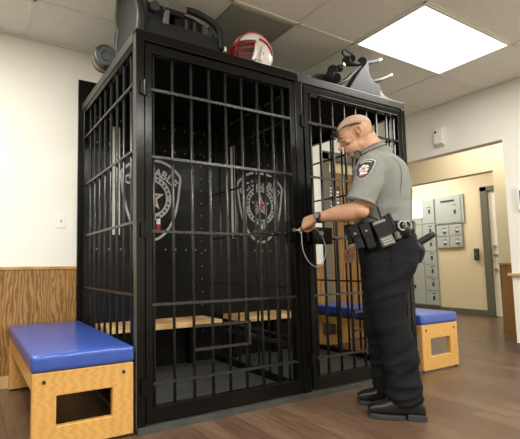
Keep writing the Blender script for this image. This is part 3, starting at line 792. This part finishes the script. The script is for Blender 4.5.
bm = bmesh.new(); n, k = 40, 16; rr = []
for j in range(k+1):
    v = j/k*1.75; row = []
    for i in range(n):
        u = 2*PI*i/n
        lim = 1.12+.62*max(0, -math.cos(u))-.06*math.cos(u)     # longer cover on the back
        a = v/1.75*lim
        row.append(hp(-.010+.1035*math.sin(a)*math.cos(u), .0805*math.sin(a)*math.sin(u), .0355+.0905*math.cos(a)))
    rr.append(row)
vs = [[bm.verts.new(p) for p in r] for r in rr]
for j in range(k):
    for i in range(n): bm.faces.new((vs[j][i], vs[j][(i+1) % n], vs[j+1][(i+1) % n], vs[j+1][i]))
bmesh.ops.remove_doubles(bm, verts=bm.verts, dist=.0003); bmesh.ops.recalc_face_normals(bm, faces=bm.faces[:]); bm.to_mesh(hair.data); bm.free()
for p in hair.data.polygons: p.use_smooth = True
for s in (-1, 1):
    e = link('eye', ball(B(), hp(.078, s*.031, .006), .0105), 'eye', off, smooth=True)
    link('iris', ball(B(), hp(.0885, s*.032, .004), .0048), 'lens', e, smooth=True)
    link('eyelid', tube(B(), [hp(.084, s*.047, .004), hp(.089, s*.032, .007), hp(.088, s*.018, .005)], .0062, 8), 'skin', off, smooth=True)
    link('eyebrow', tube(B(), [hp(.086, s*.050, .026), hp(.097, s*.034, .032), hp(.101, s*.014, .028)], [.002, .0035, .003], 8), mat('brow', (.16, .09, .055), .8), off, smooth=True)
link('lips', tube(B(), [hp(.088, -.020, -.061), hp(.1010, 0, -.0605), hp(.088, .020, -.061)], .003, 6), mat('lip', (.36, .12, .09), .5), off, smooth=True)
# sunglasses pushed up on the head
sg = thing('x', None, None); bpy.data.objects.remove(sg)
gl = link('sunglasses', tube(B(), [hp(.096, .062, .060), hp(.112, .035, .072), hp(.114, 0, .075), hp(.112, -.035, .072), hp(.096, -.062, .060)], .009, 8), 'lens', off, smooth=True)
for s in (-1, 1):
    bm = B(); ball(bm, hp(.106, s*.036, .066), .010, .030, .017, Matrix.Rotation(HP-.5, 4, 'Y'), 16); link('lens', bm, 'lens', gl, smooth=True)
    link('temple_arm', tube(B(), [hp(.094, s*.066, .062), hp(.05, s*.084, .066), hp(-.01, s*.0865, .052), hp(-.04, s*.084, .038)], .0058, 8), 'lens', gl, smooth=True)

# ---- clothes
def wr(a, sc, zs=1.0, seed=0):
    def f(v, n):
        q = Vector((v.x*sc, v.y*sc, v.z*sc*zs+seed))
        k = noise.noise(q)+.5*noise.noise(q*2.1)
        k = 1-abs(k)*2.2
        return v+n*(a*k)
    return f
bm = B()
loft(bm, torso_rings(.004, 1.07))
limb(bm, [(L(.03, -.14, 1.47), .090, .075), (SHL, .088, .076), (L(.120, -.208, 1.37), .084, .076), (L(.152, -.216, 1.295), .078, .074), (L(.166, -.218, 1.262), .078, .074)])
limb(bm, [(L(.02, .15, 1.47), .085, .075), (SHR, .082, .074), (L(.04, .235, 1.36), .078, .072), (L(.045, .255, 1.25), .078, .072)])
limb(bm, [(L(-.02, 0, 1.55), .085, .085), (L(.035, 0, 1.60), .076, .076), (L(.055, 0, 1.625), .072, .072)])
sh = link('shirt', bm, 'shirt', off)
def shf(v, n):
    q = Vector((v.x*7, v.y*7, v.z*20)); k = noise.noise(q)*.5+.5*noise.noise(Vector((v.x*16+v.z*20, v.y*9, v.z*16)))
    low = max(0, min(1, (1.35-v.z)/.2))
    return v+n*(.0085*k*(.45+low))
remesh(sh, .0065, shf, 3)
# collar, piping, epaulette, sleeve hem
link('collar', loft(B(), [ering(L(.028, 0, 1.598), .080, .078, 28, 2, Vector((.95, 0, -.30)), Y_), ering(L(.052, 0, 1.640), .073, .072, 28, 2, Vector((.93, 0, -.36)), Y_),
     ering(L(.042, 0, 1.612), .092, .090, 28, 2, Vector((.93, 0, -.36)), Y_)], cap=False), 'shirt', sh, smooth=True)
link('sleeve_hem', loft(B(), [ering(L(.168, -.218, 1.258), .081, .078, 28, 2.1, Vector((.93, 0, .36)), Y_), ering(L(.162, -.218, 1.275), .080, .077, 28, 2.1, Vector((.93, 0, .36)), Y_)]), 'shirt', sh, smooth=True)
def on_torso(z, th, g=.008):
    """point on the shirt at height z and angle th (0 = front, +90 deg = his left)"""
    data = [(.86, -.02, .150, .178), (.95, -.025, .168, .186), (1.03, -.012, .160, .178), (1.12, -.002, .152, .162), (1.22, -.002, .152, .165), (1.33, .000, .158, .182), (1.42, .008, .160, .196), (1.49, .012, .145, .190), (1.535, .012, .118, .150), (1.57, .018, .092, .105)]
    for a, b in zip(data, data[1:]):
        if a[0] <= z <= b[0]:
            u = (z-a[0])/(b[0]-a[0]); c, A_, B_ = [a[i]*(1-u)+b[i]*u for i in (1, 2, 3)]; break
    cs, sn = math.cos(th), math.sin(th); e = 2/2.35
    return Vector((c+(A_+g)*math.copysign(abs(cs)**e, cs), (B_+g)*math.copysign(abs(sn)**e, sn), z))
link('back_seam', tube(B(), [on_torso(z, math.radians(140+18*(1.55-z)), .005) for z in (1.16, 1.25, 1.35, 1.45, 1.52)], .0016, 6), 'shirtdark', sh, smooth=True)
link('back_seam', tube(B(), [on_torso(z, math.radians(-140-18*(1.55-z)), .005) for z in (1.16, 1.25, 1.35, 1.45, 1.52)], .0016, 6), 'shirtdark', sh, smooth=True)
link('armhole_seam', tube(B(), [on_torso(1.545, 1.75, .006), on_torso(1.50, 1.95, .008), on_torso(1.44, 2.0, .009), on_torso(1.37, 1.95, .008), on_torso(1.30, 1.9, .004)], .0014, 6), 'shirtdark', sh, smooth=True)
# shoulder patch (left sleeve): built flat, then wrapped on the sleeve
def patch(name, pts, mt, lift, par):
    bm = B(); prism(bm, pts, 'x', 0, .002)
    bmesh.ops.subdivide_edges(bm, edges=[e for e in bm.edges], cuts=2, use_grid_fill=True)
    c0 = Vector((.088, .219, 1.395)); r = .079
    for v in bm.verts:
        u, z, t_ = v.co.y, v.co.z, v.co.x
        a = u/r; zz = z; ax = Vector((.108+(.0-zz)*.35, .200-.03*zz*2, 1.440+zz))
        rad_ = r+lift+t_+.0035
        v.co = ax+Vector((math.sin(a+.50)*rad_, math.cos(a+.50)*rad_*.95, 0))
    return link(name, bm, mt, par, smooth=False)
def sc(pts, k, dz=0): return [(a*k, b*k+dz) for a, b in pts]
shield = [(-.046, .040), (-.030, .050), (0, .054), (.030, .050), (.046, .040), (.043, .0), (.034, -.030), (.018, -.046), (0, -.052), (-.018, -.046), (-.034, -.030), (-.043, 0)]
p0 = patch('shoulder_patch', sc(shield, 1.06), 'decalwhite', .0, sh)
patch('patch_field', sc(shield, .98), 'dark', .0025, p0)
patch('patch_circle', [(math.cos(a)*.025, math.sin(a)*.025+.002) for a in [k*PI/8 for k in range(16)]], 'decalwhite', .0045, p0)
patch('patch_star', [((.019 if k % 2 == 0 else .008)*math.sin(k*PI/5), .002+(.019 if k % 2 == 0 else .009)*math.cos(k*PI/5)) for k in range(10)], 'decal', .0065, p0)
for k in range(5): 
    a = k*2*PI/5+.6; patch('patch_dot', [(.021*math.cos(a)+.004*math.cos(b), .004+.021*math.sin(a)+.004*math.sin(b)) for b in (0, 1.2, 2.4, 3.6, 4.8)], 'dark', .0066, p0)
patch('patch_red_cross', [(-.006, -.002), (.006, -.002), (.006, .010), (-.006, .010)], mat('orange_red', (.55, .15, .10), .5), .009, p0)
patch('patch_lettering', [(-.028, .036), (0, .043), (.028, .036), (.028, .041), (0, .048), (-.028, .041)], 'decalwhite', .0045, p0)
patch('patch_flag_blue', [(.012, -.040), (.024, -.032), (.026, -.022), (.012, -.022)], 'blueprint', .0045, p0)
patch('patch_flag_white', [(-.022, -.030), (.012, -.030), (.012, -.020), (-.026, -.020)], 'decalwhite', .0045, p0)
patch('patch_flag_red', [(-.014, -.042), (.012, -.042), (.012, -.030), (-.020, -.030)], 'decalred', .0045, p0)
# trousers
bm = B()
loft(bm, [ering(L(c, 0, z), a, b, 32, 2.3, X_, Y_) for z, c, a, b in ((1.13, -.002, .150, .162), (1.06, -.008, .162, .178), (.98, -.016, .166, .188), (.90, -.016, .164, .190), (.84, -.006, .136, .180), (.80, -.002, .115, .165))])
for s, f0 in ((-1, 0), (1, .025)):
    limb(bm, [(L(-.012, s*.095, .93), .145, .098), (L(.012, s*.098, .80), .115, .098), (L(.022, s*.10, .66), .098, .090), (L(.010+f0, s*.10, .53), .092, .084), (L(-.022+f0, s*.105, .40), .098, .082), (L(-.030+f0, s*.108, .28), .096, .080), (L(-.035+f0, s*.110, .17), .094, .078), (L(-.042+f0, s*.112, .085), .092, .078)], 26)
tr = link('trousers', bm, 'pants', off)
def trf(v, n):
    z = v.z
    lower = max(0, min(1, (.55-z)/.25)); up_ = max(0, 1-abs(z-.78)/.14)
    q = Vector((v.x*6, v.y*6, z*15+v.x*7)); k = 1-abs(noise.noise(q))*3
    k2 = noise.noise(Vector((v.x*12, v.y*12, z*9)))
    return v+n*(.0075*k*(.3+.9*lower+.6*up_)+.007*k2)
remesh(tr, .007, trf, 2)
link('side_seam', tube(B(), [L(.0, -.196, .98), L(.01, -.196, .90), L(.015, -.194, .80)], .002, 6), 'pants', tr, smooth=True)
# boots
def boot(s, f0):
    bm = B(); r0 = s*.115
    secs = [(-.142, .028, .030, .065), (-.125, .040, .037, .095), (-.08, .046, .041, .125), (-.03, .050, .043, .130), (.02, .052, .045, .108), (.07, .050, .048, .086), (.115, .042, .046, .072), (.158, .026, .032, .050)]
    rings = []
    for f, _, hw, top in secs:
        zc = (top+.022)/2; rings.append(ering(L(f+f0, r0, zc+.004), (top-.018)/2+.006, hw, 20, 2.6, Z_, Y_))
    loft(bm, rings)
    limb(bm, [(L(-.06+f0, r0, .06), .055, .042), (L(-.060+f0, r0, .13), .058, .046), (L(-.055+f0, r0, .20), .062, .050)])
    o = link('boot', bm, 'boot', off); remesh(o, .005, None, 2)
    for nm, sel, z1 in (('sole', [c for c in secs if c[0] > -.04], .026), ('heel', [c for c in secs if c[0] < -.02], .034)):
        g_ = 0 if nm == 'sole' else -.012
        out = [(f+f0+(g_ if f > -.05 else -.004), -r0+hw*1.13) for f, _, hw, _t in sel]+[(f+f0+(g_ if f > -.05 else -.004), -r0-hw*1.13) for f, _, hw, _t in sel[::-1]]
        link(nm, prism(B(), out, 'z', 0, z1), 'sole', o, bev=.004)
    bm = B()
    for k in range(5):
        z = .094+k*.011; f = .050-k*.014+f0; link_pts = [L(f, r0-.030, z-.006), L(f+.008, r0, z+.020 if k < 2 else z+.024), L(f, r0+.030, z-.006)]
        tube(bm, link_pts, .0028, 6)
    link('laces', bm, 'rim', o, smooth=True)
boot(-1, 0); boot(1, .02)
# duty belt and its gear
belt = link('duty_belt', loft(B(), [ering(L(-.004, 0, z), .166, .180, 40, 2.3, X_, Y_) for z in (1.088, 1.090, 1.142, 1.144)]), 'leather', off, bev=.002)
def gear(name, f, r, z, w_, h, dp, tilt, yawd, mt, par, label=None, bev=.006):
    """a rounded box standing on the belt; tilt leans it in the picture plane, yawd turns it with the hip"""
    mtx = Matrix.Translation(L(f, r, z)) @ Matrix.Rotation(math.radians(yawd), 4, 'Z') @ Matrix.Rotation(math.radians(tilt), 4, 'Y')
    bm = box(B(), -w_/2, w_/2, -dp/2, dp/2, -h/2, h/2, mtx); o = link(name, bm, mt, par, bev=bev, seg=3)
    if label: o['label'] = label
    return o, mtx
def addon(name, par, mtx, c, mt, bev=.002): 
    return link(name, box(B(), *c, mtx), mt, par, bev=bev)
def snap(par, mtx, x, z, y): 
    bm = B(); ball(bm, mtx @ Vector((x, y, z)), .0085, n=12); link('snap', bm, 'silver', par, smooth=True)
o, mx_ = gear('magazine_pouch', .175, -.135, 1.055, .050, .150, .04, 16, -30, 'leather', off); addon('flap', o, mx_, (-.027, .027, .018, .026, .0, .078), 'leather'); snap(o, mx_, 0, .02, .027)
o, mx_ = gear('magazine_pouch', .120, -.165, 1.058, .050, .155, .04, 16, -18, 'leather', off); addon('flap', o, mx_, (-.027, .027, .018, .026, .0, .08), 'leather'); snap(o, mx_, 0, .03, .027)
o, mx_ = gear('radio', .045, -.195, 1.070, .072, .155, .042, 20, -4, 'greyplastic', off, 'grey handheld radio with a pale keypad', .007)
addon('radio_case', o, mx_, (-.038, .038, -.023, .023, -.02, .062), 'leather'); k_ = addon('keypad', o, mx_, (-.030, .030, .021, .025, -.072, -.022), 'greymetal')
bm = B()
for i in range(4):
    for j in range(3): box(bm, -.024+i*.0135, -.015+i*.0135, .025, .028, -.068+j*.015, -.059+j*.015, mx_)
link('keys', bm, 'decal', k_)
link('antenna', tube(B(), [mx_ @ Vector((-.022, 0, .075)), mx_ @ Vector((-.026, 0, .12)), mx_ @ Vector((-.03, 0, .16))], .006, 8), 'rubber', o, smooth=True)
mtx = Matrix.Translation(L(-.012, -.190, 1.105)) @ Matrix.Rotation(math.radians(18), 4, 'Y')
o = link('flashlight', cyl(B(), mtx @ Vector((0, 0, -.06)), mtx @ Vector((0, 0, .085)), .013, n=16), 'rubber', off, smooth=False)
link('flashlight_ring', cyl(B(), mtx @ Vector((0, 0, -.072)), mtx @ Vector((0, 0, -.03)), .017, n=16), 'greymetal', o)
o, mx_ = gear('baton_holder', .012, -.185, 1.12, .024, .12, .03, 20, 0, 'leather', off)
# handcuffs and key bunch
o, mx_ = gear('handcuff_pouch', -.068, -.172, 1.09, .066, .085, .035, 5, 14, 'leather', off)
bm = B()
for i, (dx, dz, rz_) in enumerate(((-.014, .03, 0), (.018, .032, 25))):
    pts = [mx_ @ Vector((dx+.023*math.cos(a), .020+.006*i, dz-.01+.026*math.sin(a))) for a in [k*2*PI/12 for k in range(13)]]
    tube(bm, pts, .0055, 8, smooth=2)
link('handcuffs', bm, 'rivet', o, smooth=True)
link('pouch_flap', ball(B(), mx_ @ Vector((0, .012, -.005)), .034, .022, .036), 'leather', o, smooth=True)
# front pouch
gear('front_pouch', .205, -.06, 1.115, .05, .050, .05, 0, -60, 'leather', off); gear('belt_keeper', .215, -.085, 1.07, .030, .11, .03, 18, -50, 'leather', off)
# holster on the right hip with pistol grip sticking back
o, mx_ = gear('holster', -.10, .200, 1.00, .08, .20, .05, -8, 0, 'leather', off)
gp = link('pistol_grip', tube(B(), [L(-.13, .200, .98), L(-.22, .205, 1.01), L(-.345, .208, 1.085)], [.022, .025, .020], 12), 'rubber', off, smooth=True); gp['label'] = 'black pistol grip jutting back from the right hip'
link('holster_hood', tube(B(), [L(-.20, .20, 1.04), L(-.255, .205, .98), L(-.24, .205, .90)], [.030, .034, .022], 12), 'leather', gp, smooth=True)
# shoulder microphone and cord
o, mx_ = gear('shoulder_microphone', .142, -.092, 1.555, .034, .085, .045, 12, -25, 'rubber', off, 'black radio microphone clipped at the collar', .008)
addon('grille', o, mx_, (-.013, .013, .0225, .025, -.01, .03), 'rim')
link('microphone_cord', tube(B(), [L(.145, -.10, 1.52), L(.170, -.11, 1.42), L(.165, -.10, 1.30), L(.14, -.15, 1.2), L(.07, -.185, 1.15)], .005, 8), 'rubber', o, smooth=True)
gear('chest_badge', .172, -.06, 1.43, .04, .05, .008, 0, -70, 'silver', off)
# watch on the left wrist
wd = (WRL-L(.30, -.112, 1.190)).normalized(); wc = WRL-wd*.012
ax = wd.cross(Z_).normalized(); bx = ax.cross(wd).normalized()
watch = link('wristwatch', loft(B(), [ering(wc+wd*t_, .038, .036, 24, 2.2, ax, bx) for t_ in (-.012, -.010, .010, .012)]), 'watch', off, smooth=False)
bm = B(); q = wc-ax*.040 if (-ax).y > 0 else wc+ax*.040; nn = (q-wc).normalized(); q = q+bx*.01
cyl(bm, q-nn*.004, q+nn*.008, .022, n=18); link('watch_case', bm, 'watch', watch); bm = B(); cyl(bm, q+nn*.008, q+nn*.010, .016, n=18); link('watch_face', bm, 'greyplastic', watch)

# ---- the key in his hand and the cable loop
bpy.context.view_layer.update()
MW = off.matrix_world
hc = MW @ (WRL+HANDDIR*.15+Vector((0, 0, -.035)))
kt = thing('cell_key', 'large flat key held by the officer at the cage lock', 'key', hc)
tgt = Vector((1.12, -.046, 1.125))-hc
link('key_shaft', tube(B(), [(0, 0, 0), tgt*.5, tgt], .0055, 8, smooth=0), 'brass', kt, smooth=True)
bm = B(); ball(bm, (0, 0, 0), .018, .008, .022); link('key_bow', bm, 'silver', kt, smooth=True)
hb_ = Vector((1.075, -.155, 1.115))
ct = thing('cable_loop', 'thin pale grey cable hanging in a loop from the officer\'s fist', 'cable', hb_)
W3 = [(1.068, 1.100), (1.072, .985), (1.118, .905), (1.185, .878), (1.245, .925), (1.262, 1.00), (1.240, 1.075), (1.205, 1.118), (1.165, 1.132)]
pts = [(x-hb_.x, -.018*math.sin(i*PI/8), z-hb_.z) for i, (x, z) in enumerate(W3)]
link('cable', tube(B(), pts, .0028, 8), 'cable', ct, smooth=True)
